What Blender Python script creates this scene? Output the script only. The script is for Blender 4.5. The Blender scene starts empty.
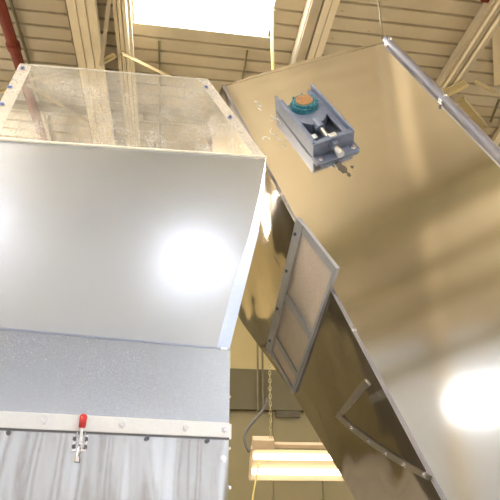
import bpy, bmesh, math, random
from mathutils import Vector, Matrix
random.seed(7)
scene = bpy.context.scene
COL = scene.collection
V = Vector

# ------------------------------------------------------------------ camera
FPX = 550.0
PITCH = math.atan(270 / FPX)
EYE = V((0, 0, 1.6))
cam_data = bpy.data.cameras.new('camera')
cam_data.sensor_width = 36
cam_data.lens = FPX / 500 * 36
cam_data.clip_end = 200
cam = bpy.data.objects.new('camera', cam_data)
COL.objects.link(cam)
cam.location = EYE
cam.rotation_euler = (math.pi / 2 + PITCH, 0, 0)
scene.camera = cam

# ------------------------------------------------------------------ world and exposure
world = bpy.data.worlds.new('world')
scene.world = world
world.use_nodes = True
world.node_tree.nodes['Background'].inputs[0].default_value = (0.75, 0.85, 1.0, 1)
world.node_tree.nodes['Background'].inputs[1].default_value = 0.6
vs = scene.view_settings
vs.view_transform = 'Standard'
vs.look = 'None'
vs.gamma = 1
vs.use_curve_mapping = False
vs.exposure = 0.7
SKYLIGHT_POWER = 14.0
REAR_FILL_POWER = 0.95
SIDE_FILL_POWER = 3.0

# ------------------------------------------------------------------ geometry helpers
SN, CS = math.sin(PITCH), math.cos(PITCH)
def ray(x, y):
    X, U, F = x - 250, 250 - y, FPX
    return V((X, F * CS - U * SN, F * SN + U * CS)).normalized()
def hit(x, y, P, N):                       # point of a real plane seen at a photo position
    r = ray(x, y)
    return EYE + r * ((P - EYE).dot(N) / r.dot(N))
def at_y(x, y, Y):
    r = ray(x, y)
    return EYE + r * (Y / r.y)
YAW = math.radians(7.9)
BA = V((math.cos(YAW), math.sin(YAW), 0))   # along the deck ribs
BB = V((-math.sin(YAW), math.cos(YAW), 0))  # along the roof beams
def B(a, b, z): return BA * a + BB * b + V((0, 0, z))
ZUP = V((0, 0, 1))

def mesh_from(name, bm, mat, smooth=False):
    bmesh.ops.recalc_face_normals(bm, faces=bm.faces)
    me = bpy.data.meshes.new(name)
    bm.to_mesh(me); bm.free()
    if smooth:
        for p in me.polygons: p.use_smooth = True
    me.materials.append(mat)
    return me
def obj(name, data, parent=None, matrix=None):
    o = bpy.data.objects.new(name, data)
    COL.objects.link(o)
    if matrix is not None: o.matrix_basis = matrix
    if parent is not None:
        o.parent = parent
        if parent.parent is None:
            o.matrix_parent_inverse = parent.matrix_basis.inverted()
        elif parent.matrix_basis != Matrix.Identity(4):
            o.matrix_parent_inverse = parent.matrix_basis.inverted()
    return o
def tag(o, label=None, cat=None, group=None, kind=None):
    if label: o['label'] = label
    if cat: o['category'] = cat
    if group: o['group'] = group
    if kind: o['kind'] = kind
    return o
def thing(name, loc, label=None, cat=None, group=None, kind=None):
    o = bpy.data.objects.new(name, None)
    COL.objects.link(o)
    o.matrix_basis = Matrix.Translation(V(loc))
    o.empty_display_size = 0.1
    return tag(o, label, cat, group, kind)

def add_prism(bm, pts, off):
    a = [bm.verts.new(p) for p in pts]
    b = [bm.verts.new(p + off) for p in pts]
    bm.faces.new(a)
    bm.faces.new(list(reversed(b)))
    n = len(pts)
    for i in range(n):
        bm.faces.new((a[i], b[i], b[(i + 1) % n], a[(i + 1) % n]))
def add_box(bm, c, ax, ay, az, sx, sy, sz):   # full sizes
    p = [c + ax * (sx / 2 * i) + ay * (sy / 2 * j) - az * (sz / 2) for i, j in ((-1, -1), (1, -1), (1, 1), (-1, 1))]
    add_prism(bm, p, az * sz)
def frame_of(d):
    d = d.normalized()
    h = V((0, 0, 1)) if abs(d.z) < 0.9 else V((1, 0, 0))
    u = d.cross(h).normalized()
    return u, d.cross(u).normalized()
def add_cyl(bm, p, q, r, seg=12, r2=None):
    u, w = frame_of(q - p)
    r2 = r if r2 is None else r2
    A, C = [], []
    for i in range(seg):
        t = 2 * math.pi * i / seg
        v = u * math.cos(t) + w * math.sin(t)
        A.append(bm.verts.new(p + v * r)); C.append(bm.verts.new(q + v * r2))
    bm.faces.new(A); bm.faces.new(list(reversed(C)))
    for i in range(seg):
        bm.faces.new((A[i], C[i], C[(i + 1) % seg], A[(i + 1) % seg]))
def add_tube(bm, pts, r, seg=8):
    rings = []
    u = None
    for i, p in enumerate(pts):
        d = (pts[min(i + 1, len(pts) - 1)] - pts[max(i - 1, 0)]).normalized()
        if u is None: u, _ = frame_of(d)
        u = (u - d * u.dot(d)).normalized()
        w = d.cross(u)
        rings.append([bm.verts.new(p + (u * math.cos(2 * math.pi * k / seg) + w * math.sin(2 * math.pi * k / seg)) * r) for k in range(seg)])
    for a, b in zip(rings, rings[1:]):
        for k in range(seg):
            bm.faces.new((a[k], b[k], b[(k + 1) % seg], a[(k + 1) % seg]))
    bm.faces.new(rings[0]); bm.faces.new(list(reversed(rings[-1])))
def bezier(p0, p1, p2, p3, n=14):
    out = []
    for i in range(n + 1):
        t = i / n; s = 1 - t
        out.append(p0 * s**3 + p1 * 3 * s * s * t + p2 * 3 * s * t * t + p3 * t**3)
    return out
def prism(name, pts, off, mat, parent=None, bevel=0.0):
    bm = bmesh.new(); add_prism(bm, pts, off)
    o = obj(name, mesh_from(name, bm, mat), parent)
    if bevel: bev(o, bevel)
    return o
def box(name, c, ax, ay, az, s, mat, parent=None, bevel=0.0):
    bm = bmesh.new(); add_box(bm, c, ax, ay, az, *s)
    o = obj(name, mesh_from(name, bm, mat), parent)
    if bevel: bev(o, bevel)
    return o
def cyl(name, p, q, r, mat, parent=None, seg=14, r2=None):
    bm = bmesh.new(); add_cyl(bm, p, q, r, seg, r2)
    o = obj(name, mesh_from(name, bm, mat), parent)
    return o
def tube(name, pts, r, mat, parent=None, seg=8):
    bm = bmesh.new(); add_tube(bm, pts, r, seg)
    return obj(name, mesh_from(name, bm, mat, True), parent)
def bev(o, w):
    m = o.modifiers.new('bevel', 'BEVEL'); m.width = w; m.segments = 2; m.limit_method = 'ANGLE'

# ------------------------------------------------------------------ materials
def newmat(name):
    m = bpy.data.materials.new(name); m.use_nodes = True
    nt = m.node_tree
    return m, nt, nt.nodes['Principled BSDF']
def N(nt, t, **kw):
    n = nt.nodes.new(t)
    for k, v in kw.items():
        if isinstance(k, str) and hasattr(n, k): setattr(n, k, v)
    return n
def coords(nt, scale=(1, 1, 1)):
    tc = N(nt, 'ShaderNodeTexCoord'); mp = N(nt, 'ShaderNodeMapping')
    mp.inputs['Scale'].default_value = scale
    nt.links.new(tc.outputs['Object'], mp.inputs['Vector'])
    return mp.outputs['Vector']
def noise(nt, vec, scale, detail=3, rough=0.5):
    n = N(nt, 'ShaderNodeTexNoise')
    n.inputs['Scale'].default_value = scale; n.inputs['Detail'].default_value = detail
    n.inputs['Roughness'].default_value = rough
    nt.links.new(vec, n.inputs['Vector'])
    return n.outputs['Fac']
def ramp(nt, fac, stops):
    r = N(nt, 'ShaderNodeValToRGB')
    el = r.color_ramp.elements
    el[0].position, el[0].color = stops[0][0], stops[0][1]
    el[1].position, el[1].color = stops[-1][0], stops[-1][1]
    for p, c in stops[1:-1]:
        e = el.new(p); e.color = c
    nt.links.new(fac, r.inputs['Fac'])
    return r.outputs['Color']
def c4(r, g, b): return (r, g, b, 1)
def g4(v): return (v, v, v, 1)
def bump(nt, bsdf, h, strength, dist=0.01):
    b = N(nt, 'ShaderNodeBump')
    b.inputs['Strength'].default_value = strength; b.inputs['Distance'].default_value = dist
    nt.links.new(h, b.inputs['Height']); nt.links.new(b.outputs['Normal'], bsdf.inputs['Normal'])
def paint(name, col, rough=0.5, var=0.15, scale=3.0, metallic=0.0, dirt=None):
    m, nt, b = newmat(name)
    v = coords(nt)
    f = noise(nt, v, scale, 5, 0.6)
    lo = tuple(x * (1 - var) for x in col); hi = tuple(min(1, x * (1 + var)) for x in col)
    col_out = ramp(nt, f, [(0.3, c4(*lo)), (0.7, c4(*hi))])
    if dirt:
        f2 = noise(nt, v, dirt[0], 2)
        r2 = ramp(nt, f2, [(dirt[1], g4(0)), (dirt[1] + 0.04, g4(1))])
        mx = N(nt, 'ShaderNodeMix', data_type='RGBA')
        nt.links.new(r2, mx.inputs['Factor']); nt.links.new(col_out, mx.inputs[6])
        mx.inputs[7].default_value = c4(*dirt[2]); col_out = mx.outputs[2]
    nt.links.new(col_out, b.inputs['Base Color'])
    b.inputs['Roughness'].default_value = rough; b.inputs['Metallic'].default_value = metallic
    return m
def metal(name, col, rlo, rhi, grain=(60, 60, 60), gstr=0.05, warp=0.0, warp_scale=(1, 1, 1), spangle=0.0, aniso=0.0):
    m, nt, b = newmat(name)
    v = coords(nt, grain)
    f = noise(nt, v, 1.0, 4, 0.65)
    v2 = coords(nt)
    f2 = noise(nt, v2, 2.2, 4, 0.6)
    mul = N(nt, 'ShaderNodeMath', operation='MULTIPLY_ADD')
    nt.links.new(f2, mul.inputs[0]); mul.inputs[1].default_value = 0.35
    nt.links.new(f, mul.inputs[2])
    r = ramp(nt, mul.outputs[0], [(0.35, g4(rlo)), (1.05, g4(rhi))])
    nt.links.new(r, b.inputs['Roughness'])
    cr = ramp(nt, f, [(0.3, c4(*(x * (1 - spangle) for x in col))), (0.7, c4(*col))])
    nt.links.new(cr, b.inputs['Base Color'])
    b.inputs['Metallic'].default_value = 1
    if aniso: b.inputs['Anisotropic'].default_value = aniso
    b1 = N(nt, 'ShaderNodeBump'); b1.inputs['Strength'].default_value = gstr; b1.inputs['Distance'].default_value = 0.004
    nt.links.new(f, b1.inputs['Height'])
    if warp:
        v3 = coords(nt, warp_scale)
        f3 = noise(nt, v3, 1.0, 1, 0.4)
        b2 = N(nt, 'ShaderNodeBump'); b2.inputs['Strength'].default_value = 1; b2.inputs['Distance'].default_value = warp
        nt.links.new(f3, b2.inputs['Height']); nt.links.new(b2.outputs['Normal'], b1.inputs['Normal'])
    nt.links.new(b1.outputs['Normal'], b.inputs['Normal'])
    return m
def emit(name, col, power):
    m, nt, b = newmat(name)
    b.inputs['Base Color'].default_value = c4(0.8, 0.8, 0.8)
    b.inputs['Emission Color'].default_value = c4(*col)
    b.inputs['Emission Strength'].default_value = power
    return m
def clear_sheet(name, haze, tint, speck):
    m, nt, b = newmat(name)
    out = nt.nodes['Material Output']
    v = coords(nt)
    f = noise(nt, v, 90, 2, 0.6); f2 = noise(nt, v, 3.0, 4, 0.6)
    add = N(nt, 'ShaderNodeMath', operation='MULTIPLY'); nt.links.new(f, add.inputs[0]); nt.links.new(f2, add.inputs[1])
    fac = ramp(nt, add.outputs[0], [(0.19, g4(haze)), (0.40, g4(haze + speck))])
    tr = N(nt, 'ShaderNodeBsdfTransparent'); tr.inputs[0].default_value = c4(0.96, 0.96, 0.96)
    b.inputs['Base Color'].default_value = c4(*tint); b.inputs['Roughness'].default_value = 0.45
    mx = N(nt, 'ShaderNodeMixShader')
    nt.links.new(fac, mx.inputs[0]); nt.links.new(tr.outputs[0], mx.inputs[1]); nt.links.new(b.outputs[0], mx.inputs[2])
    gl = N(nt, 'ShaderNodeBsdfGlossy'); gl.inputs['Roughness'].default_value = 0.06
    fr = N(nt, 'ShaderNodeFresnel'); fr.inputs['IOR'].default_value = 1.3
    mx2 = N(nt, 'ShaderNodeMixShader')
    geo = N(nt, 'ShaderNodeNewGeometry')
    inv = N(nt, 'ShaderNodeMath', operation='SUBTRACT'); inv.inputs[0].default_value = 1.0
    nt.links.new(geo.outputs['Backfacing'], inv.inputs[1])
    fm = N(nt, 'ShaderNodeMath', operation='MULTIPLY')
    nt.links.new(fr.outputs[0], fm.inputs[0]); nt.links.new(inv.outputs[0], fm.inputs[1])
    nt.links.new(fm.outputs[0], mx2.inputs[0]); nt.links.new(mx.outputs[0], mx2.inputs[1]); nt.links.new(gl.outputs[0], mx2.inputs[2])
    nt.links.new(mx2.outputs[0], out.inputs['Surface'])
    return m

M = {}
M['deck'] = paint('deck_paint', (0.52, 0.435, 0.30), 0.45, 0.10, 1.2, dirt=(9.0, 0.72, (0.25, 0.18, 0.09)))
M['deck_grey'] = paint('bare_deck', (0.68, 0.71, 0.78), 0.45, 0.10, 1.2)
M['beam'] = paint('beam_paint', (0.72, 0.60, 0.41), 0.42, 0.08, 2.0)
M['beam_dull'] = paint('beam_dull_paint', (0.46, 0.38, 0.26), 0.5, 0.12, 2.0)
M['brace'] = paint('brace_paint', (0.48, 0.37, 0.19), 0.5, 0.12, 3.0)
M['conduit'] = paint('conduit_paint', (0.20, 0.16, 0.08), 0.5, 0.15, 4.0)
M['red'] = paint('red_paint', (0.17, 0.022, 0.007), 0.55, 0.15, 4.0)
M['wall'] = paint('wall_paint', (0.58, 0.46, 0.22), 0.6, 0.08, 0.8)
M['wall_rear'] = paint('rear_wall_paint', (0.60, 0.64, 0.72), 0.6, 0.08, 0.8)
M['wainscot'] = paint('tan_board', (0.34, 0.24, 0.13), 0.5, 0.15, 0.8)
M['wall_low'] = paint('wall_panel_paint', (0.25, 0.20, 0.095), 0.5, 0.10, 0.8)
M['girt'] = paint('girt_paint', (0.14, 0.115, 0.055), 0.6, 0.12, 1.0)
M['floor'] = paint('floor_concrete', (0.52, 0.47, 0.38), 0.5, 0.2, 0.7)
M['sky'] = emit('skylight_glow', (0.93, 0.97, 1.0), SKYLIGHT_POWER)
M['clerestory'] = emit('clerestory_daylight', (0.80, 0.90, 1.0), SIDE_FILL_POWER)
M['winglow'] = emit('window_daylight', (0.72, 0.84, 1.0), REAR_FILL_POWER)
M['galv'] = metal('galvanised_sheet', (0.74, 0.79, 0.90), 0.19, 0.26, (170, 170, 170), 0.018, 0.008, (1.4, 1.4, 1.1), 0.13)
M['galv'].node_tree.nodes['Principled BSDF'].inputs['Metallic'].default_value = 0.87
M['galv_blue'] = metal('blued_sheet', (0.56, 0.60, 0.70), 0.20, 0.30, (170, 170, 170), 0.03, 0.012, (1.6, 1.6, 2.4), 0.16)
M['galv_blue'].node_tree.nodes['Principled BSDF'].inputs['Metallic'].default_value = 0.92
M['galv_wavy'] = metal('wavy_sheet', (0.50, 0.505, 0.53), 0.13, 0.20, (120, 120, 40), 0.02, 0.032, (6.0, 6.0, 1.1), 0.12)
M['galv_edge'] = metal('folded_sheet', (0.38, 0.43, 0.58), 0.28, 0.40, (90, 90, 90), 0.04, 0.01, (2, 2, 4), 0.08)
M['alu'] = metal('aluminium_strip', (0.76, 0.78, 0.84), 0.38, 0.5, (80, 80, 80), 0.06, 0, (1, 1, 1), 0.06)
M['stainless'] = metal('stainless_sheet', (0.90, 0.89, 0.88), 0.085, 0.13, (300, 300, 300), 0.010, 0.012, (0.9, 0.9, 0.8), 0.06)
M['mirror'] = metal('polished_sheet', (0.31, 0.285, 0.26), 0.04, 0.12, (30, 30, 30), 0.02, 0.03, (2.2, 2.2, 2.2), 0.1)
M['dull_side'] = metal('dull_side_sheet', (0.40, 0.37, 0.33), 0.35, 0.5, (120, 120, 120), 0.05, 0.02, (2, 2, 2), 0.1)
M['tube'] = metal('edge_tube', (0.27, 0.26, 0.29), 0.5, 0.62, (50, 50, 50), 0.05, 0, (1, 1, 1), 0.1)
M['angle'] = paint('grey_angle_iron', (0.34, 0.35, 0.39), 0.4, 0.12, 8.0, 0.3)
M['bolt'] = metal('zinc_bolt', (0.80, 0.80, 0.84), 0.2, 0.3, (50, 50, 50), 0.02, 0, (1, 1, 1), 0.1)
M['dark_bolt'] = metal('dark_bolt', (0.16, 0.16, 0.18), 0.3, 0.4, (50, 50, 50), 0.02)
M['blue_bolt'] = metal('blue_zinc_bolt', (0.30, 0.36, 0.62), 0.25, 0.35, (50, 50, 50), 0.02)
M['clear'] = clear_sheet('clear_plastic', 0.08, (0.70, 0.67, 0.63), 0.34)
M['flange_clear'] = paint('pale_flange', (0.74, 0.67, 0.60), 0.4, 0.06, 6.0)
M['edge'] = clear_sheet('cut_plastic_edge', 0.75, (0.95, 0.92, 0.84), 0.1)
M['pane'] = clear_sheet('dusty_pane', 0.80, (0.62, 0.53, 0.46), 0.15)
M['unit'] = paint('blue_grey_enamel', (0.165, 0.195, 0.29), 0.38, 0.15, 30.0, 0.2)
M['unit_dark'] = paint('dark_enamel', (0.10, 0.12, 0.16), 0.45, 0.2, 30.0)
M['teal'] = paint('teal_paint', (0.03, 0.17, 0.24), 0.35, 0.85, 70.0)
M['copper'] = paint('rusty_shaft', (0.40, 0.22, 0.11), 0.45, 0.3, 60.0, 0.4)
M['steel'] = metal('bare_steel', (0.50, 0.50, 0.52), 0.25, 0.4, (60, 60, 60), 0.05)
M['grease'] = paint('grease', (0.09, 0.075, 0.06), 0.3, 0.3, 40.0)
M['caulk'] = clear_sheet('clear_sealant', 0.5, (0.9, 0.88, 0.8), 0.2)
M['redgrip'] = paint('red_rubber', (0.48, 0.015, 0.02), 0.35, 0.1, 20.0)
M['white'] = paint('white_enamel', (0.80, 0.76, 0.68), 0.4, 0.05, 5.0)
M['refl'] = paint('aged_reflector', (0.42, 0.33, 0.20), 0.45, 0.05, 5.0)
M['tan'] = paint('tan_enamel', (0.62, 0.46, 0.30), 0.45, 0.08, 5.0)
M['tubeglow'] = emit('fluorescent_tube', (1.0, 0.93, 0.76), 3.0)
M['halltube'] = emit('hall_tube', (1.0, 0.92, 0.76), 150.0)
M['cord'] = paint('yellow_cord', (0.70, 0.55, 0.18), 0.5, 0.1, 9.0)
M['cable'] = paint('grey_cable', (0.10, 0.09, 0.08), 0.5, 0.1, 9.0)
M['chain'] = paint('dull_chain', (0.42, 0.34, 0.17), 0.45, 0.2, 30.0, 0.4)
M['wire'] = paint('dark_wire', (0.16, 0.11, 0.05), 0.5, 0.2, 9.0)
M['tag'] = paint('white_tag', (0.75, 0.77, 0.82), 0.5, 0.05, 9.0)
M['darkbox'] = paint('dark_box', (0.10, 0.08, 0.04), 0.5, 0.2, 4.0)

def hexbolt_mesh(name, r, h, mat, washer=True):
    bm = bmesh.new()
    z = 0.0
    if washer:
        add_cyl(bm, V((0, 0, -0.002)), V((0, 0, h * 0.25)), r * 1.45, 14); z = h * 0.25
    add_cyl(bm, V((0, 0, z)), V((0, 0, h)), r, 6, r * 0.93)
    return mesh_from(name, bm, mat)
def orient(p, n, spin=0.0):
    q = n.normalized().to_track_quat('Z', 'Y')
    return Matrix.Translation(p) @ q.to_matrix().to_4x4() @ Matrix.Rotation(spin, 4, 'Z')
BOLT = hexbolt_mesh('bolt', 0.0095, 0.011, M['bolt'])
BOLT_S = hexbolt_mesh('bolt_small', 0.0075, 0.009, M['bolt'])
BOLT_D = hexbolt_mesh('bolt_dark', 0.0095, 0.010, M['dark_bolt'], False)
BOLT_B = hexbolt_mesh('bolt_blue', 0.0095, 0.011, M['blue_bolt'])
def bolt(p, n, parent, me=None):
    return obj('bolt', me or BOLT, parent, orient(p, n, random.random()))

# ------------------------------------------------------------------ room
A0, A1, B0, B1, ZC = -11.0, 12.0, -13.2, 14.0, 7.8
fl = prism('floor', [B(A0, B0, 0), B(A1, B0, 0), B(A1, B1, 0), B(A0, B1, 0)], V((0, 0, -0.2)), M['floor'])
tag(fl, 'plain grey concrete floor of the hall', kind='structure')

# roof deck: sheets with flats and grooves, cut out at the skylights
PER, NP = 0.24, 2
SH = PER * NP
SEDGE = 5.65
rows = []
k = 0
b = SEDGE
while b + SH * 0 > B0: b -= SH
while b < B1:
    rows.append(b); b += SH
SKY = []                                    # (a0, a1, first row start, number of sheets)
def r_of(i): return SEDGE + i * SH
SKY += [(a, a + 1.86, r_of(-4), 4) for a in (-6.0, -0.83, 6.9)]
SKY += [(a, a + 1.5, r_of(-25), 1) for a in (-7.2, -3.2, 1.75, 6.9)]
ceil = thing('ceiling', (0, 0, ZC), 'tan painted corrugated roof deck with skylight openings', kind='structure')
def profile():
    pts = []
    for i in range(NP):
        o = i * PER
        pts += [(o, 0.0), (o + 0.195, 0.0), (o + 0.205, 0.045), (o + 0.230, 0.045)]
    pts.append((SH, 0.0))
    return pts
PROF = profile()
mesh_cache = {}
def sheet_mesh(L, mat):
    key = (round(L, 3), mat)
    if key not in mesh_cache:
        bm = bmesh.new()
        ring = []
        for x in (0, L):
            ring.append([bm.verts.new((x, y, z)) for y, z in PROF])
        top = [[bm.verts.new((x, y, z + 0.012)) for y, z in PROF] for x in (0, L)]
        n = len(PROF)
        for i in range(n - 1):
            bm.faces.new((ring[0][i], ring[1][i], ring[1][i + 1], ring[0][i + 1]))
            bm.faces.new((top[0][i], top[0][i + 1], top[1][i + 1], top[1][i]))
            for e in (0, 1):
                bm.faces.new((ring[e][i], ring[e][i + 1], top[e][i + 1], top[e][i]))
        mesh_cache[key] = mesh_from('deck_sheet', bm, M[mat])
    return mesh_cache[key]
BROT = Matrix.Rotation(YAW, 4, 'Z')
for bs in rows:
    cuts = sorted([(a0, a1) for a0, a1, s0, n in SKY if s0 - 0.01 <= bs < s0 + n * SH - 0.01])
    x = A0
    for a0, a1 in cuts + [(A1, A1)]:
        if a0 - x > 0.05:
            obj('deck_sheet', sheet_mesh(a0 - x, 'deck' if bs > -4.3 else 'deck_grey'), ceil, Matrix.Translation(B(x, bs, ZC)) @ BROT)
        x = a1
for i, (a0, a1, s0, n) in enumerate(SKY):
    o = prism('window_%d' % (i + 1), [B(a0 - .12, s0 - 0.05, ZC + .075), B(a1 + .12, s0 - .05, ZC + .075), B(a1 + .12, s0 + n * SH + .05, ZC + .075), B(a0 - .12, s0 + n * SH + .05, ZC + .075)], V((0, 0, 0.02)), M['sky'])
    tag(o, 'bright translucent skylight panel set in the corrugated roof', kind='structure')

# walls
def wall(name, p, q, mat, th):
    return tag(prism(name, [p, q, q + V((0, 0, ZC + 0.05)), p + V((0, 0, ZC + 0.05))], th, mat), 'painted hall wall', kind='structure')
wf = wall('wall_far', B(A0, B1, 0), B(A1, B1, 0), M['wall'], BB * 0.2)
wl = wall('wall_left', B(A0, B0, 0), B(A0, B1, 0), M['wall'], BA * -0.2)
wr = wall('wall_right', B(A1, B0, 0), B(A1, B1, 0), M['wall'], BA * 0.2)
wb = wall('wall_back', B(A0, B0, 0), B(A1, B0, 0), M['wall_rear'], BB * -0.2)
# lower wall panels on the far wall, with open joints, and the dark girt above them
for i in range(19):
    a = A0 + 0.3 + i * 1.2
    box('wall_panel', B(a + 0.59, B1 - 0.03, 2.02), BA, BB, ZUP, (1.175, 0.05, 4.0), M['wall_low'], wf)
box('girt', B((A0 + A1) / 2, B1 - 0.12, 4.55), BA, BB, ZUP, (A1 - A0 - 0.1, 0.22, 1.0), M['girt'], wf)
# windows added behind the camera to light the metal: frame, mullions, glowing panes
wn = len(SKY)
for i in range(15):
    box('wall_panel', B(A0 + .8 + i * 1.5, B0 + .012, 2.3), BA, BB, ZUP, (1.47, .02, 4.6), M['wainscot'], wb)  # unseen tan boards added to brown the reflection in the lower hopper panel
for a0, a1, z0, z1 in [(-8.6, -6.4, 1.0, 4.5), (-4.6, -3.0, 1.0, 4.5), (-1.2, 0.4, 1.0, 4.5), (1.4, 2.6, 1.0, 4.5), (3.5, 4.6, 1.0, 4.5), (5.5, 6.7, 1.0, 4.5), (7.4, 10.6, 0.6, 4.5)]:
    wn += 1
    w = thing('window_%d' % wn, B((a0 + a1) / 2, B0, z0), 'tall daylit window with white mullions', kind='structure')
    nx = max(2, round((a1 - a0) / 0.8)); nz = 4
    dx, dz = (a1 - a0) / nx, (z1 - z0) / nz
    for i in range(nx):
        for j in range(nz):
            box('pane', B(a0 + dx * (i + .5), B0 + 0.03, z0 + dz * (j + .5)), BA, BB, ZUP, (dx - 0.05, 0.02, dz - 0.05), M['winglow'], w)
    for i in range(nx + 1):
        box('mullion', B(a0 + dx * i, B0 + 0.04, (z0 + z1) / 2), BA, BB, ZUP, (0.07, 0.08, z1 - z0 + .07), M['white'], w)
    for j in range(nz + 1):
        box('mullion', B((a0 + a1) / 2, B0 + 0.04, z0 + dz * j), BA, BB, ZUP, (a1 - a0, 0.06, 0.07), M['white'], w)

# high side windows, out of view, added to light the deck
for a, sg in ((A0, 1), (A1, -1)):
    for b0 in (-11.0, -6.4, -1.8, 2.8, 7.4):
        wn += 1
        w = thing('window_%d' % wn, B(a, b0 + 1.9, 4.2), 'high side window band with white mullions', kind='structure')
        for i in range(4):
            for j in range(2):
                box('pane', B(a + sg * .03, b0 + .475 + .95 * i, 4.75 + 1.1 * j), BA, BB, ZUP, (.02, .90, 1.05), M['clerestory'], w)
        for i in range(5):
            box('mullion', B(a + sg * .04, b0 + .95 * i, 5.3), BA, BB, ZUP, (.08, .07, 2.27), M['white'], w)
        for j in range(3):
            box('mullion', B(a + sg * .04, b0 + 1.9, 4.2 + 1.1 * j), BA, BB, ZUP, (.06, 3.8, .07), M['white'], w)

# ------------------------------------------------------------------ roof beams
def long_bar(bm, a, z, w, h, b0=B0 + .05, b1=B1 - .05):
    add_box(bm, B(a, (b0 + b1) / 2, z), BA, BB, ZUP, w, b1 - b0, h)
def part_bar(name, specs, mat, parent):
    bm = bmesh.new()
    for s in specs: long_bar(bm, *s)
    return obj(name, mesh_from(name, bm, mat), parent)
def beam(a, label, build, group=None):
    t = thing('roof_beam', B(a, 0, ZC), label, 'beam', group)
    build(t, a); return t
def wide(t, a):           # deep boxed beam with three lengthwise folds
    part_bar('web', [(a, ZC - .18, .22, .35)], M['beam'], t)
    for dx in (-.12, 0.0, .12):
        part_bar('fold', [(a + dx, ZC - .36, .10, .05)], M['beam'], t)
    part_bar('lip', [(a + .165, ZC - .33, .02, .12)], M['beam'], t)
    part_bar('lip', [(a - .165, ZC - .33, .02, .12)], M['beam'], t)
def narrow(t, a):
    part_bar('web', [(a, ZC - .13, .10, .25)], M['beam_dull'], t)
    for dx in (-.09, -.03, .03, .09):
        part_bar('fold', [(a + dx, ZC - .27 - .012 * (abs(dx) < .05), .045, .04)], M['beam'], t)
def double(t, a):
    part_bar('web', [(a - .12, ZC - .13, .12, .25)], M['beam_dull'], t)
    part_bar('fold', [(a - .10, ZC - .27, .13, .04)], M['beam_dull'], t)
    part_bar('fold', [(a + .03, ZC - .285, .09, .05)], M['beam'], t)
    part_bar('fold', [(a + .13, ZC - .285, .09, .05)], M['beam'], t)
    part_bar('web', [(a + .09, ZC - .13, .12, .25)], M['beam'], t)
def folded(t, a):
    part_bar('web', [(a, ZC - .13, .14, .25)], M['beam_dull'], t)
    for i, dx in enumerate((-.13, -.065, 0, .065, .13)):
        part_bar('fold', [(a + dx, ZC - .27 - .02 * (i % 2), .045, .05)], M['beam' if i % 2 else 'beam_dull'], t)
beam(-1.44, 'wide pale roof beam seen through the clear hopper cover, ribbed lengthwise', wide)
beam(-0.95, 'narrow ribbed roof beam next to the skylight with brace bars on it', narrow)
beam(1.62, 'double roof beam, one side dull, passing behind the elevator top', double)
beam(3.86, 'folded tan roof beam whose bracing meets beyond the elevator edge tube', folded)
beam(6.4, 'plain double roof beam towards the right wall', double)
beam(-5.2, 'plain double roof beam towards the left wall', double)
beam(-8.2, 'narrow roof beam close to the left wall', narrow)

def bar_thing(name, p, q, w, h, mat, label, cat, group=None):
    d = q - p; u = d.cross(ZUP).normalized(); v = u.cross(d).normalized()
    bm = bmesh.new()
    add_box(bm, (p + q) / 2, d.normalized(), u, v, d.length, w, h * .25)
    add_box(bm, (p + q) / 2 + u * (w / 2 - h * .1) - v * h * .5, d.normalized(), u, v, d.length, h * .2, h)
    o = obj(name, mesh_from(name, bm, mat))
    return tag(o, label, cat, group)
G = 'angle braces under the roof beams'
def zray(x, y, z):
    r = ray(x, y); return EYE + r * ((z - EYE.z) / r.z)
ZB = ZC - .30
bar_thing('brace_bar', zray(121, 53, ZB - .04), zray(170, 77, ZC - .06), .06, .05, M['brace'], 'tan angle brace running from narrow roof beam towards the skylight side', 'brace', G)
bar_thing('brace_bar', zray(115, 54, ZB - .04), zray(104, 60, ZC - .36), .07, .05, M['brace'], 'short tan brace between the narrow and the wide roof beam', 'brace', G)
bar_thing('brace_bar', zray(110, -6, ZB - .04), zray(101, 66, ZC - .45), .05, .04, M['beam_dull'], 'thin strut crossing lengthwise between wide and narrow roof beams', 'brace', G)
bar_thing('brace_bar', zray(27, 84, ZB - .04), zray(90, 123, ZC - .20), .06, .05, M['brace'], 'long tan brace seen through the clear cover, ending at the wide beam', 'brace', G)
bar_thing('brace_bar', zray(30, 80, ZB - .04), zray(80, 67, ZC - .10), .06, .04, M['beam_dull'], 'faint upper brace behind the clear cover meeting the long brace', 'brace', G)
bar_thing('brace_bar', zray(20, 86, ZB - .04), zray(-30, 98, ZC - .46), .06, .04, M['brace'], 'tan brace leaving the clear cover past its bolted left flange', 'brace', G)
bar_thing('brace_bar', zray(466, 82, ZB - .05), zray(436, 96, ZB - .02), .12, .07, M['brace'], 'thick brace bar left of the folded beam, above the elevator edge tube', 'brace', G)
bar_thing('brace_bar', zray(474, 81, ZB - .05), zray(496, 93, ZC - .1), .06, .05, M['brace'], 'thin brace bar right of the folded beam joint', 'brace', G)
bar_thing('brace_bar', zray(460, 98, ZB - .02), zray(484, 126, ZC - .02), .13, .08, M['brace'], 'thick diagonal brace below the folded beam joint', 'brace', G)
bar_thing('brace_bar', zray(499, 99, ZC - .04), zray(490, 122, ZC - .04), .03, .03, M['conduit'], 'dark thin rod crossing the thick diagonal brace', 'brace', G)
bar_thing('brace_bar', zray(498, 14, ZC - .05), zray(500, 84, ZC - .05), .17, .10, M['beam'], 'pale vertical bar beside the folded beam near red pipe', 'brace', G)
bar_thing('brace_bar', zray(486, 158, ZC - .05), zray(512, 112, ZC - .05), .17, .10, M['beam'], 'pale angled bar low beside the elevator edge tube', 'brace', G)
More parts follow.
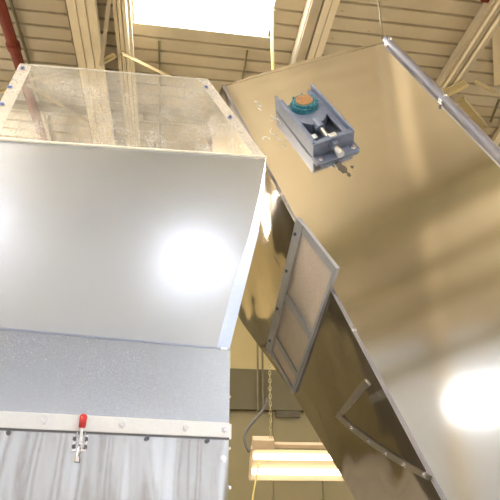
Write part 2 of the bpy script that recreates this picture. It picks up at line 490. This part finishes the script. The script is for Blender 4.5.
# dark purlin beyond the clear cover
o = box('purlin', B(-3.26, 7.45, ZC - .13), BA, BB, ZUP, (3.2, .13, .08), M['conduit']); tag(o, 'dark purlin behind the clear cover between red pipe and wide beam', 'purlin')
o = box('purlin', B(0.33, 7.45, ZC - .13), BA, BB, ZUP, (2.2, .13, .08), M['conduit']); tag(o, 'dark purlin behind the clear cover beyond the narrow roof beam', 'purlin')
for bb, w, h, lab in ((-0.80, .46, .30, 'broad dark cross girder under the near roof, mirrored in the elevator face'), (-1.95, .10, .16, 'thin dark cross purlin next to the broad girder under the near roof'), (-2.75, .12, .16, 'thin dark cross purlin between two other purlins under the near roof'), (-4.05, .16, .2, 'dark cross purlin where the tan roof deck turns grey')):
    ca, sa = math.cos(.30), math.sin(.30)  # slanted bars added out of view to band the reflection in the elevator face
    o = box('purlin', B(1.3, bb, ZC - .40 - h / 2), BA * ca + BB * sa, BB * ca - BA * sa, ZUP, (5.4, w, h), M['conduit'])
    tag(o, lab, 'purlin')
# pipes and conduits
def pipe(name, a, z, r, mat, label, cat, b0=B0 + .1, b1=B1 - .1):
    bm = bmesh.new(); add_cyl(bm, B(a, b0, z), B(a, b1, z), r, 14)
    for i in range(int((b1 - b0) / 3)):
        bb = b0 + 1.1 + 3 * i
        add_cyl(bm, B(a, bb, z), B(a, bb + .1, z), r * 1.25, 14)
    for bb in (b0 + 2.5, b1 - 2.5):
        add_cyl(bm, B(a, bb, z), B(a, bb, ZC + .01), .006, 6)
    return tag(obj(name, mesh_from(name, bm, mat, False)), label, cat)
pipe('sprinkler_pipe', -2.50, ZC - .25, .075, M['red'], 'dark red pipe under the roof left of the wide beam', 'pipe')
pipe('conduit', -2.44, ZC - .03, .022, M['conduit'], 'thin dark conduit on the deck beside the red pipe', 'conduit')
pipe('conduit', -1.70, ZC - .04, .03, M['conduit'], 'thin dark conduit alongside the wide pale roof beam', 'conduit')
pipe('conduit', -0.50, ZC - .02, .014, M['conduit'], 'thin dark conduit below the skylight edge, near narrow beam', 'conduit', 5.9, 12.0)
pipe('conduit', 0.78, ZC - .02, .014, M['conduit'], 'thin dark conduit below the skylight edge, near hanging cord', 'conduit', 5.9, 12.0)
bm = bmesh.new(); add_cyl(bm, B(3.65, 4.47, ZC - .15), B(9, 4.47, ZC - .15), .06, 14)
for a in (4.6, 7.5): add_cyl(bm, B(a, 4.47, ZC - .15), B(a, 4.47, ZC + .01), .008, 6)
tag(obj('sprinkler_pipe', mesh_from('red_cross_pipe', bm, M['red'])), 'red pipe crossing the folded roof beam', 'pipe')

# fill lights added out of view to brighten the deck: open twin-tube strips
hg = 'hanging twin tube hall lights'
for a, bb in ((-2.2, -0.2), (4.6, -0.2), (-4.2, 11.0), (7.4, -7.6), (-4.9, -7.4)):
    hl = thing('hall_light', B(a, bb, ZC - 1.3), {-2.2: 'open twin tube strip light hanging near the wide roof beam and red pipe', 4.6: 'open twin tube strip light hanging near the folded roof beam', -4.2: 'open twin tube strip light hanging near the far wall', 7.4: 'open twin tube strip light under grey rear deck near the widest rear window', -4.9: 'open twin tube strip light under grey rear deck between rear skylights'}[a], 'lamp', hg)
    c = B(a, bb, ZC - 1.2)
    box('spine', c, BB, BA, ZUP, (2.4, .10, .06), M['white'], hl, .006)
    for sgn in (-1, 1):
        cyl('fluorescent_tube', c + BA * (.10 * sgn) - BB * 1.17, c + BA * (.10 * sgn) + BB * 1.17, .03, M['halltube'], hl, 10)
        box('tube_socket', c + BB * (1.18 * sgn), BB, BA, ZUP, (.03, .28, .08), M['white'], hl, .004)
        cyl('hanger_rod', c + BB * (.8 * sgn) + ZUP * .03, c + BB * (.8 * sgn) + ZUP * 1.2, .006, M['steel'], hl, 6)

# ------------------------------------------------------------------ elevator housing (right)
D_UP = ray(-21, -376)
n_top = ray(385, 42).cross(ray(222, 86))
E_AX = n_top.cross(D_UP).normalized()
if E_AX.x < 0: E_AX = -E_AX
NF = D_UP.cross(E_AX).normalized()
CC = EYE + ray(268, 170) * 3.15
if NF.dot(EYE - CC) < 0: NF = -NF
TH = math.radians(14)
ND = (-E_AX * math.cos(TH) + NF * math.sin(TH)).normalized()     # outward normal of the polished side
def ff(x, y, lift=0.0): return hit(x, y, CC, NF) + NF * lift
def df(x, y, lift=0.0): return hit(x, y, CC, ND) + ND * lift
TL = ff(222, 86)
TR = ff(385, 42)
def down(P, z): return P - D_UP * ((P.z - z) / D_UP.z)
BL, BR = down(CC, 0.0), down(TR, 0.0)
elev = thing('bucket_elevator', ((BL + BR) / 2), 'tall leaning stainless elevator housing with a bearing unit on its face', 'elevator')
TK = 0.012
# face sheet with slightly bowed top edge
topmid = [ff(265, 72), ff(300, 61.5), ff(345, 50)]
prism('face_sheet', [BL, BR, TR] + list(reversed(topmid)) + [TL], -NF * TK, M['stainless'], elev)
# polished side sheet, outline taken on its own plane
side_low = [df(232, 305), df(243, 324), df(293, 393), df(350, 490), df(356, 500)]
SB = side_low[-1]; SD = (side_low[-1] - side_low[2]).normalized()
SB2 = SB + SD * ((0.0 - SB.z) / SD.z)
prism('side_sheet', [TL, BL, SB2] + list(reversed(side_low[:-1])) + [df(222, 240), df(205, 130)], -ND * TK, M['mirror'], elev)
# far walls of the casing
depth = 0.95
backL = TL - NF * depth + E_AX * 0.05
backR = TR - NF * depth
prism('outer_side_sheet', [TR, BR, down(backR, 0.0), backR], -E_AX * TK, M['stainless'], elev)
prism('top_sheet', [TL, TR, backR, backL], -D_UP * TK, M['stainless'], elev)
# edge tube with clamps along the outer edge
RE = (TR - BR).normalized()
def tube_pt(x, y): # on outer edge line
    return ff(x, y)
t0 = TR + RE * 0.01 + NF * 0.012
tube('edge_tube', [BR + NF * .012 + E_AX * .012, t0 + E_AX * .012], 0.027, M['tube'], elev, 12)
box('edge_flange', (BR + TR) / 2 + E_AX * .042 - NF * .02, RE, E_AX, NF, ((TR - BR).length, .035, .006), M['tube'], elev)
for px, py in ((387, 45), (443, 101)):
    p = ff(px, py) + NF * .02
    q = BR + RE * ((p - BR).dot(RE)) + E_AX * .012
    cyl('clamp', q + NF * .0 - RE * .02, q + RE * .02, 0.032, M['bolt'], elev, 14)
    bolt(q + NF * .04, NF, elev)
bolt(ff(440, 107), NF, elev, BOLT_D)
# folded lip along the near edge
LE = (TL - BL).normalized()
LL = (TL - BL).length
box('folded_lip', (TL + BL) / 2 + NF * .003 + E_AX * .010, LE, E_AX, NF, (LL, .014, .006), M['tube'], elev)
for px, py in ((285, 204), (299, 222), (303, 228), (336, 268), (374, 323), (284, 194)):
    p = ff(px, py); p = BL + LE * ((p - BL).dot(LE))
    bolt(p + NF * .004 + E_AX * .012, NF, elev, BOLT_S)

# inspection hatch on the polished side: frame, bars, three panes
def quad_strip(name, p, q, w0, w1, th, mat, parent, side):
    d = (q - p).normalized(); u = ND.cross(d).normalized() * side
    return prism(name, [p, q, q + u * w1, p + u * w0], ND * th, mat, parent, .002)
h_tl, h_tr, h_br, h_bl = df(300, 217), df(340, 268), df(295, 393), df(269, 347)
hatch = prism('inspection_hatch', [h_tl, h_tr, h_br, h_bl], ND * .006, M['angle'], elev)
hatch['label'] = 'grey framed hatch with three dusty panes'
def hp(s, t): # s across, t along depth
    a = h_tl.lerp(h_tr, s); c = h_bl.lerp(h_br, s)
    return a.lerp(c, t) + ND * .006
def hstrip(name, s0, s1, t0, t1, th, mat, lift=0.0):
    o = ND * lift
    return prism(name, [hp(s0, t0) + o, hp(s1, t0) + o, hp(s1, t1) + o, hp(s0, t1) + o], ND * th, mat, hatch)
hstrip('pane', .17, .96, .05, .47, .004, M['pane'])
hstrip('pane', .17, .96, .51, .83, .004, M['pane'])
hstrip('pane', .17, .96, .86, .97, .004, M['pane'])
hstrip('frame_rail', 0, .18, 0, 1, .016, M['angle'])
hstrip('frame_rail', .95, 1, 0, 1, .012, M['angle'])
hstrip('frame_rail', .18, .95, 0, .045, .012, M['angle'])
hstrip('frame_rail', .18, .95, .965, 1, .010, M['angle'])
hstrip('cross_bar', .18, .95, .465, .52, .014, M['angle'])
hstrip('cross_bar', .18, .95, .82, .865, .010, M['angle'])
for t in (.08, .33, .62, .9):
    obj('bolt', BOLT_D, hatch, orient(hp(.08, t) + ND * .016, ND))

# reflection of a bolted frame, shaped as strips low on the polished side
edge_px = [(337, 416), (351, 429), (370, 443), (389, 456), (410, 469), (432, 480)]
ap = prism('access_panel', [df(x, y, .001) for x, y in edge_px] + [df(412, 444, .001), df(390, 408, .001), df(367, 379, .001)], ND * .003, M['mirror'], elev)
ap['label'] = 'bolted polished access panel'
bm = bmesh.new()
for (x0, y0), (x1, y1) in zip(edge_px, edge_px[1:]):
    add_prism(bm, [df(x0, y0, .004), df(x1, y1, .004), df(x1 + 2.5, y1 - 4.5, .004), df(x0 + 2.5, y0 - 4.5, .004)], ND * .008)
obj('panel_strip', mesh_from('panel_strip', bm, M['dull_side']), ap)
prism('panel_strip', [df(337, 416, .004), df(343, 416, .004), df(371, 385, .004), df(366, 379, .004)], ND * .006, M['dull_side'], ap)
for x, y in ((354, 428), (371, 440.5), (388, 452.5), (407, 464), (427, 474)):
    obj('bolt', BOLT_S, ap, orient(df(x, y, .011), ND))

# bearing take-up unit on the face
UC = ff(314.5, 129)
UL = (ff(338, 160) - ff(292, 104)); LEN = UL.length * .93; UL.normalize()
UW = NF.cross(UL).normalized()
if UW.x < 0: UW = -UW
def up(l, w, h): return UC + UL * l + UW * w + NF * h      # l down the unit, w across to the right, h off the sheet
L2 = LEN / 2; W2 = LEN * 0.232; HT = LEN * 0.20
def ubox(name, l0, l1, w0, w1, h0, h1, mat, parent, bv=.003):
    return box(name, up((l0 + l1) / 2, (w0 + w1) / 2, (h0 + h1) / 2), UL, UW, NF, (l1 - l0, w1 - w0, h1 - h0), mat, parent, bv)
unit = ubox('take_up_frame', -L2, L2 * .86, -W2, W2, 0.001, .010, M['unit_dark'], elev)
unit['label'] = 'blue grey bearing take-up frame with adjusting screw'
for s in (-1, 1):
    w0, w1 = sorted((s * W2, s * (W2 - .014)))
    ubox('side_rail', -L2, L2 * .82, w0, w1, .010, HT, M['unit'], unit)
    w0, w1 = sorted((s * (W2 - .014), s * (W2 - .045)))
    ubox('guide_lip', -L2 * .96, L2 * .75, w0, w1, HT * .55, HT * .70, M['unit'], unit)
ubox('end_plate', L2 * .74, L2 * .86, -W2, W2, .001, HT * .92, M['unit'], unit)
# foot plate with two ears
bm = bmesh.new()
fp = [up(L2 * .80, -W2 * 1.02, .001), up(L2 * 1.06, -W2 * 1.02, .001), up(L2 * 1.10, -W2 * .9, .001), up(L2 * 1.10, W2 * .9, .001), up(L2 * 1.06, W2 * 1.06, .001), up(L2 * .80, W2 * 1.06, .001)]
add_prism(bm, fp, NF * .014)
fo = obj('foot_plate', mesh_from('foot_plate', bm, M['unit']), unit); bev(fo, .003)
for w in (-W2 * .78, W2 * .82):
    obj('bolt', hexbolt_mesh('foot_bolt', .013, .014, M['bolt']), unit, orient(up(L2 * .97, w, .015), NF))
# sliding bearing block, rounded
bm = bmesh.new()
R0 = W2 * .74
pts = []
for i in range(13):
    t = math.pi * i / 12
    pts.append(up(-L2 * .42 - math.sin(t) * R0 * .55, math.cos(t) * R0, .010))
pts += [up(-L2 * .05, -R0, .010), up(L2 * .16, -R0 * .42, .010), up(L2 * .16, R0 * .42, .010), up(-L2 * .05, R0, .010)]
add_prism(bm, pts, NF * (HT * .62))
bo = obj('bearing_block', mesh_from('bearing_block', bm, M['unit']), unit); bev(bo, .006)
cyl('screw_boss', up(L2 * .02, 0, HT * .52), up(L2 * .30, 0, HT * .52), .030, M['unit'], unit, 12)
ctr = (-L2 * .48, 0)
cyl('bearing_ring', up(*ctr, HT * .6), up(*ctr, HT * .95), R0 * .92, M['teal'], unit, 22, R0 * .80)
cyl('bearing_collar', up(*ctr, HT * .9), up(*ctr, HT * 1.08), R0 * .72, M['teal'], unit, 22, R0 * .64)
cyl('shaft_end', up(*ctr, HT * 1.0), up(*ctr, HT * 1.14), R0 * .56, M['copper'], unit, 22, R0 * .52)
for i in range(8):
    t = i * math.pi / 4 + .3
    p = up(ctr[0] + math.sin(t) * R0 * .84, ctr[1] + math.cos(t) * R0 * .84, HT * .9)
    obj('ring_stud', hexbolt_mesh('ring_stud', .007, .012, M['teal'], False), unit, orient(p, NF))
cyl('adjusting_screw', up(L2 * .2, 0, HT * .52), up(L2 * 1.02, 0, HT * .52), .016, M['steel'], unit, 14)
cyl('lock_nut', up(L2 * .86, 0, HT * .52), up(L2 * .96, 0, HT * .52), .032, M['unit'], unit, 6)
cyl('nut_collar', up(L2 * .70, 0, HT * .58), up(L2 * .86, 0, HT * .58), .040, M['unit'], unit, 8)
cyl('screw_sleeve', up(L2 * .98, 0, HT * .45), up(L2 * 1.16, 0, HT * .40), .023, M['steel'], unit, 12)
ubox('grease_plug', L2 * .74, L2 * .84, -.022, .022, HT * .92, HT * 1.05, M['alu'], unit)
ubox('paper_tag', L2 * .28, L2 * .42, -W2 * .62, -W2 * .28, HT * .28, HT * .32, M['tag'], unit)
# grease smear and sealant smears on the face
def blob(name, px, py, rx, ry, mat, seed, lift=.0022):
    rnd = random.Random(seed)
    c = ff(px, py)
    pts = []
    for i in range(16):
        t = 2 * math.pi * i / 16; k = rnd.uniform(.7, 1.25)
        pts.append(c + UL * (math.cos(t) * rx * k) + UW * (math.sin(t) * ry * k) + NF * .0004)
    return prism(name, pts, NF * lift, mat, elev)
blob('grease_smear', 342, 168, .055, .022, M['grease'], 3)
blob('grease_smear', 349, 175, .016, .012, M['grease'], 4)
blob('grease_smear', 352, 167, .010, .008, M['grease'], 5)
blob('grease_smear', 318, 168, .012, .020, M['grease'], 6)
rnd = random.Random(11)
for (px, py) in ((262, 108), (270, 118), (274, 132), (266, 140), (281, 137), (256, 104), (276, 122), (283, 145)):
    c = ff(px, py, .002)
    t0_ = rnd.uniform(0, 6.28); rr = rnd.uniform(.018, .04)
    pts = [c + UL * (math.cos(t0_ + s * .35) * rr) + UW * (math.sin(t0_ + s * .35) * rr * .7) for s in range(9)]
    tube('sealant_smear', pts, .0035, M['caulk'], elev, 6)
# hanger wire from the top corner to the deck
wp, wq = TR + NF * .01 + RE * .04, zray(378, -8, ZC)
o = tube('hanger_wire', [wp, wp.lerp(wq, .5), wq], .010, M['wire']); tag(o, 'thin dark wire hanging from roof to the elevator top corner', 'wire')

# ------------------------------------------------------------------ hopper (left)
HY = math.atan2(613, 1865)
HU = V((math.cos(HY), math.sin(HY), 0)); HN = V((HU.y, -HU.x, 0))     # along the front, out of the front
P0 = EYE + ray(229, 430) * 2.4
def hf(x, y, lift=0.0): return hit(x, y, P0, HN) + HN * lift
z_seam2 = hf(225, 348).z
z_strip_t, z_strip_b = hf(230, 423).z, hf(230, 438).z
xr = (hf(229, 430) - P0).dot(HU)
xl = (hf(-22, 330) - P0).dot(HU)
def fp_(u, z, lift=0.0): return P0 + HU * u + HN * lift + V((0, 0, z - P0.z))
hop = thing('sheet_metal_hopper', fp_((xl + xr) / 2, 0, -.5), 'galvanised sheet metal hopper with clear sloped top cover and bolted flange', 'hopper')
TS = .006
DEP = 1.25
zl = hf(0, 412).z
prism('lower_panel', [fp_(xl, 0), fp_(xr, 0), fp_(xr, z_strip_t), fp_(xl, z_strip_t)], -HN * TS, M['galv_wavy'], hop)
z2r = hf(226, 349).z; z2l = hf(0, 331).z
prism('middle_panel', [fp_(xl, z_strip_t), fp_(xr, z_strip_t), fp_(xr, z2r), fp_(xl, z2r)], -HN * TS, M['galv_blue'], hop)
# leaning upper panel
LEAN = math.radians(-2.4)
TWIST = math.radians(-3.0)
HN2 = (HN * math.cos(TWIST) + HU * math.sin(TWIST)).normalized()
N2 = (HN2 * math.cos(LEAN) - ZUP * math.sin(LEAN)).normalized()
Q2 = fp_(xr, z2r)
low_l = fp_(xl, z2r); low_l = low_l + HN * ((Q2 - low_l).dot(N2) / HN.dot(N2))
low_r = fp_(xr - .062, z2r); low_r = low_r + HN * ((Q2 - low_r).dot(N2) / HN.dot(N2))
def h2(x, y, lift=0.0): return hit(x, y, Q2, N2) + N2 * lift
s_l, s_r = h2(-18, 139), h2(266, 158)
p2 = [fp_(xl, z2r), fp_(xr, z2r), h2(246, 285), h2(259, 232), h2(264, 195), s_r, s_l]
inner = [low_r, h2(233, 285), h2(250, 232), h2(259, 195), s_r]
prism('upper_panel', [low_l] + inner + [s_l], -N2 * TS, M['galv'], hop)
# folded right edge, turned back a little
fold_n = (N2 * math.cos(.5) + HU * math.sin(.5)).normalized()
outer = [fp_(xr, z2r, -.02), h2(246, 285, -.015), h2(259, 232, -.012), h2(264, 195, -.008)]
bm = bmesh.new()
for i in range(3):
    add_prism(bm, [inner[i], outer[i], outer[i + 1], inner[i + 1]], -fold_n * TS)
add_prism(bm, [inner[3], outer[3], s_r], -fold_n * TS)
obj('folded_edge', mesh_from('folded_edge', bm, M['galv_edge']), hop)
# seam bead between middle and upper panels
box('seam_bead', (fp_(xl, z2r) + fp_(xr, z2r)) / 2 + HN * .002, HU, HN, ZUP, (xr - xl, .006, .006), M['galv_edge'], hop)
box('seam_clip', fp_(xr - .03, z2r, .003), HU, HN, ZUP, (.03, .008, .010), M['alu'], hop)
# right and left sides, back
HB = -HN * DEP
outer_side = [fp_(xr, 0, -.02), fp_(xr, z2r, -.02), h2(246, 285, -.015), h2(259, 232, -.012), h2(264, 195, -.008), s_r]
def back_of(P):
    u = (P - P0).dot(HU); u = min(u, xr)
    return P0 + HU * u + HB + V((0, 0, P.z - P0.z))
bm = bmesh.new()
for a, c in zip(outer_side, outer_side[1:]):
    add_prism(bm, [a, c, back_of(c), back_of(a)], -HU * TS)
obj('side_panel', mesh_from('side_panel', bm, M['dull_side']), hop)
prism('side_panel', [fp_(xl, 0), fp_(xl, z2r), s_l, s_l + HB, fp_(xl, 0) + HB], HU * TS, M['galv'], hop)
prism('back_panel', [fp_(xl, 0) + HB, fp_(xr, 0) + HB, fp_(xr, s_r.z) + HB, V((s_l.x, s_l.y, s_r.z)) + HB], HN * TS, M['galv'], hop)
# flange strip with bolts, continued along the right side
zs = (z_strip_t + z_strip_b) / 2; hs = z_strip_t - z_strip_b
box('flange_strip', fp_((xl + xr) / 2, zs, .004), HU, HN, ZUP, (xr - xl, .010, hs), M['alu'], hop, .002)
box('flange_strip', fp_((xl + xr) / 2, z_strip_b - .004, .003), HU, HN, ZUP, (xr - xl, .006, .008), M['dark_bolt'], hop)
box('flange_strip', fp_(xr, zs, -DEP / 2) + HU * .012, HN, HU, ZUP, (DEP - .05, .012, hs), M['alu'], hop)
for i in range(9):
    bolt(fp_(xr, zs, -.1 - i * .13) + HU * .018, HU, hop)
def strip_px(x): return hf(x, 412 + x * .087, .009)
for x in (45, 122, 185, 224):
    p = strip_px(x); p.z = zs
    bolt(p, HN, hop)
for x, y in ((10, 424.5), (147, 437), (207, 441)):
    p = hf(x, y, 0.003); p.z = z_strip_b - .016
    bolt(p, HN, hop, BOLT_D)
bolt(hf(223, 459, .001), HN, hop)
for y in (447, 487, 395, 362):
    bolt(hf(229, y, -.03) + HU * .006, HU, hop, BOLT_S)

# toggle clamp with red grip
tc = hf(81, 434); tc.z = z_strip_b - .012
def tp(u, z, h): return tc + HU * u + V((0, 0, z)) + HN * h
clamp = box('toggle_clamp', tp(0, -.030, .004), HU, HN, ZUP, (.054, .006, .062), M['bolt'], hop, .002)
clamp['label'] = 'zinc toggle clamp with red grip'
for u in (-.014, .014):
    box('side_plate', tp(u, -.020, .016), HU, HN, ZUP, (.004, .022, .055), M['steel'], clamp)
for u in (-.020, .020):
    for z in (-.016, -.044):
        obj('bolt', BOLT_D, clamp, orient(tp(u, z, .006), HN))
box('lever', tp(0, .000, .030), HU, HN, ZUP, (.012, .008, .080), M['bolt'], clamp, .002)
bm = bmesh.new()
add_cyl(bm, tp(0, .022, .032), tp(0, .062, .036), .0125, 14, .0150)
add_cyl(bm, tp(0, .062, .036), tp(0, .072, .037), .0150, 14, .008)
g = obj('red_grip', mesh_from('red_grip', bm, M['redgrip'], True), clamp); g['label'] = 'red rubber grip'
cyl('hook_rod', tp(0, -.045, .018), tp(-.004, -.085, .018), .007, M['bolt'], clamp, 10)
cyl('hook_rod', tp(-.004, -.080, .018), tp(-.004, -.098, .018), .011, M['bolt'], clamp, 6)

# clear sloped cover: sheet, bright cut edge, bolted flanges behind its margins
seam = (s_r - s_l).normalized()
BACK = math.radians(22)
n_up = ZUP - seam * ZUP.dot(seam); n_up.normalize()
n_out = seam.cross(n_up).normalized()
if n_out.dot(EYE - s_r) < 0: n_out = -n_out
N1 = (n_out * math.cos(BACK) + n_up * math.sin(BACK)).normalized()
def h1(x, y, lift=0.0): return hit(x, y, s_r, N1) + N1 * lift
c_tl, c_tr = h1(20, 64.5), h1(208, 80)
c_bl = s_l
cover = prism('clear_cover', [s_l, s_r, c_tr, c_tl], N1 * .006, M['clear'], hop)
cover['label'] = 'clear speckled plastic cover'
box('cover_edge', (s_l + s_r) / 2 + N2 * .004 + N1 * .003, seam, N1, seam.cross(N1), ((s_r - s_l).length, .010, .009), M['edge'], hop)
upd = seam.cross(N1)
if upd.z < 0: upd = -upd
box('cover_edge', (c_tl + c_tr) / 2 + N1 * .003, (c_tr - c_tl).normalized(), N1, upd, ((c_tr - c_tl).length, .007, .004), M['edge'], hop)
def side_flange(pb, pt, inward):
    d = (pt - pb).normalized(); iw = N1.cross(d).normalized()
    if iw.dot(inward) < 0: iw = -iw
    w = .062
    prism('cover_flange', [pb, pt, pt + iw * w, pb + iw * w], -N1 * .004, M['flange_clear'], hop)
    prism('cover_flange', [pb, pt, pt - n_out * .05, pb - n_out * .05], -iw * .004, M['flange_clear'], hop)
    return iw
side_flange(s_r, c_tr, -seam)
side_flange(s_l, c_tl, seam)
for x, y in ((22.5, 69), (10, 88), (2, 105), (206, 88), (230, 118), (-10, 128)):
    bolt(h1(x, y, .006), N1, hop, BOLT_B)

# ------------------------------------------------------------------ work light in the gap beyond
LY = 7.0
l_c = at_y(299, 464, LY)
LA = V((math.cos(math.radians(7)), math.sin(math.radians(7)), 0))
LTILT = math.radians(52)
LN = (V((LA.y, -LA.x, 0)) * math.cos(math.radians(90) - LTILT) - ZUP * math.sin(math.radians(90) - LTILT)).normalized()  # tubes face down and to the aisle
LN = (V((LA.y, -LA.x, 0)) * .80 - ZUP * .60).normalized()
LV = LN.cross(LA).normalized()
if LV.z < 0: LV = -LV
lamp = thing('work_light', l_c - V((0, 0, .15)), 'two tube fluorescent work light hanging on a chain in front of wall', 'lamp')
def lp(u, v, n): return l_c + LA * u + LV * v + LN * n
LW = 1.16
def lbox(name, u0, u1, v0, v1, n0, n1, mat, bv=.004):
    return box(name, lp((u0 + u1) / 2, (v0 + v1) / 2, (n0 + n1) / 2), LA, LV, LN, (u1 - u0, v1 - v0, n1 - n0), mat, lamp, bv)
lbox('housing', -LW / 2, LW / 2, -.06, .06, -.12, -.05, M['tan'])
# folded reflector
bm = bmesh.new()
prof = [(-.20, .03), (-.15, -.045), (0, -.05), (.15, -.045), (.20, .03)]
for (v0, n0), (v1, n1) in zip(prof, prof[1:]):
    add_prism(bm, [lp(-LW / 2, v0, n0), lp(LW / 2, v0, n0), lp(LW / 2, v1, n1), lp(-LW / 2, v1, n1)], -LN * .004)
obj('reflector', mesh_from('reflector', bm, M['refl']), lamp)
for v in (-.105, .09):
    cyl('fluorescent_tube', lp(-LW / 2 + .03, v, .0), lp(LW / 2 - .03, v, .0), .034, M['tubeglow'], lamp, 14)
    for u in (-LW / 2 + .012, LW / 2 - .012):
        lbox('tube_socket', u - .012, u + .012, v - .02, v + .02, -.045, .028, M['white'], .002)
for u in (-LW / 2, LW / 2):
    lbox('end_cap', u - .008, u + .008, -.20, .20, -.05, .03, M['tan'], .003)
top_l = lp(-LW / 2 + .14, .2, -.08)
box('ballast_box', lp(-LW / 2 + .13, .25, -.03), LA, LV, LN, (.25, .12, .10), M['tan'], lamp, .004)
box('top_rail', lp(.10, .225, -.03), LA, LV, LN, (LW - .30, .05, .06), M['tan'], lamp, .004)
# chain links up to the deck
cx = lp(-LW / 2 + .22, .31, -.03)
bm = bmesh.new()
def link_ring(bm, c, ax):
    pts = []
    for i in range(10):
        t = 2 * math.pi * i / 9
        pts.append(c + ax * (math.cos(t) * .014) + ZUP * (math.sin(t) * .030))
    add_tube(bm, pts, .005, 5)
LINK = []
for ax in (V((1, 0, 0)), V((0, 1, 0))):
    bm = bmesh.new(); link_ring(bm, V((0, 0, 0)), ax); LINK.append(mesh_from('chain_link', bm, M['chain'], True))
ch = thing('hanging_chain', cx, 'dull metal chain holding the fluorescent work light from the roof', 'chain')
nl = int((ZC - cx.z) / .047)
for i in range(min(nl, 290)):
    c = V((cx.x, cx.y, cx.z + .02 + i * .047))
    if c.z < ZC - .02: obj('chain_link', LINK[i % 2], ch, Matrix.Translation(c))
# second support and cables
o = tube('power_cable', bezier(at_y(268, 398, 6.98), at_y(262, 424, 6.95), at_y(234, 425, 6.90), at_y(249, 452, 6.80)), .018, M['cable']); tag(o, 'grey power cable looping from chain into the work light', 'cable')
p_ = at_y(322, 441, 6.95)
o = tube('support_cord', [p_, at_y(324, 420, 6.98), V((p_.x + .03, p_.y + .05, ZC))], .008, M['cord']); tag(o, 'thin cord holding the work light end near the elevator', 'cord')
o = tube('pull_cord', bezier(at_y(259, 462, 6.6), at_y(256, 480, 6.6), at_y(252, 495, 6.6), at_y(249, 530, 6.6)), .009, M['cord']); tag(o, 'yellow pull cord dangling below the work light', 'cord')
cy_ = zray(271.5, 0, ZC - .15); cy_.y -= .1
o = tube('hanging_rope', [V((cy_.x, cy_.y, ZC + .03)), V((cy_.x, cy_.y, 7.3)), V((cy_.x - .01, cy_.y, 6.7)), V((cy_.x, cy_.y, 5.6))], .020, M['cord']); tag(o, 'yellow rope hanging beside the skylight behind the elevator top', 'rope')
# wall fittings
w0 = at_y(290, 410, 13.85)
o = box('wall_box', V((w0.x, 0, w0.z)) + V((0, 0, 0)), BA, BB, ZUP, (.6, .12, .26), M['darkbox']); 
t_ = w0.x; bpos = BA * (t_ / math.cos(YAW)) 
aw = (w0.dot(BA))
o.location = B(aw, B1 - .13, w0.z) - V((w0.x, 0, w0.z))
tag(o, 'small dark box mounted on the far wall above work light', 'box')
for px, lab in ((258, 'thin dark conduit on far wall beside chain'), (263, 'second thin dark conduit on far wall, nearer the chain')):
    w1 = at_y(px, 350, 13.8); aw = w1.dot(BA)
    tag(cyl('wall_conduit', B(aw, B1 - .27, 4.0), B(aw, B1 - .27, 7.5), .025, M['conduit']), lab, 'conduit')
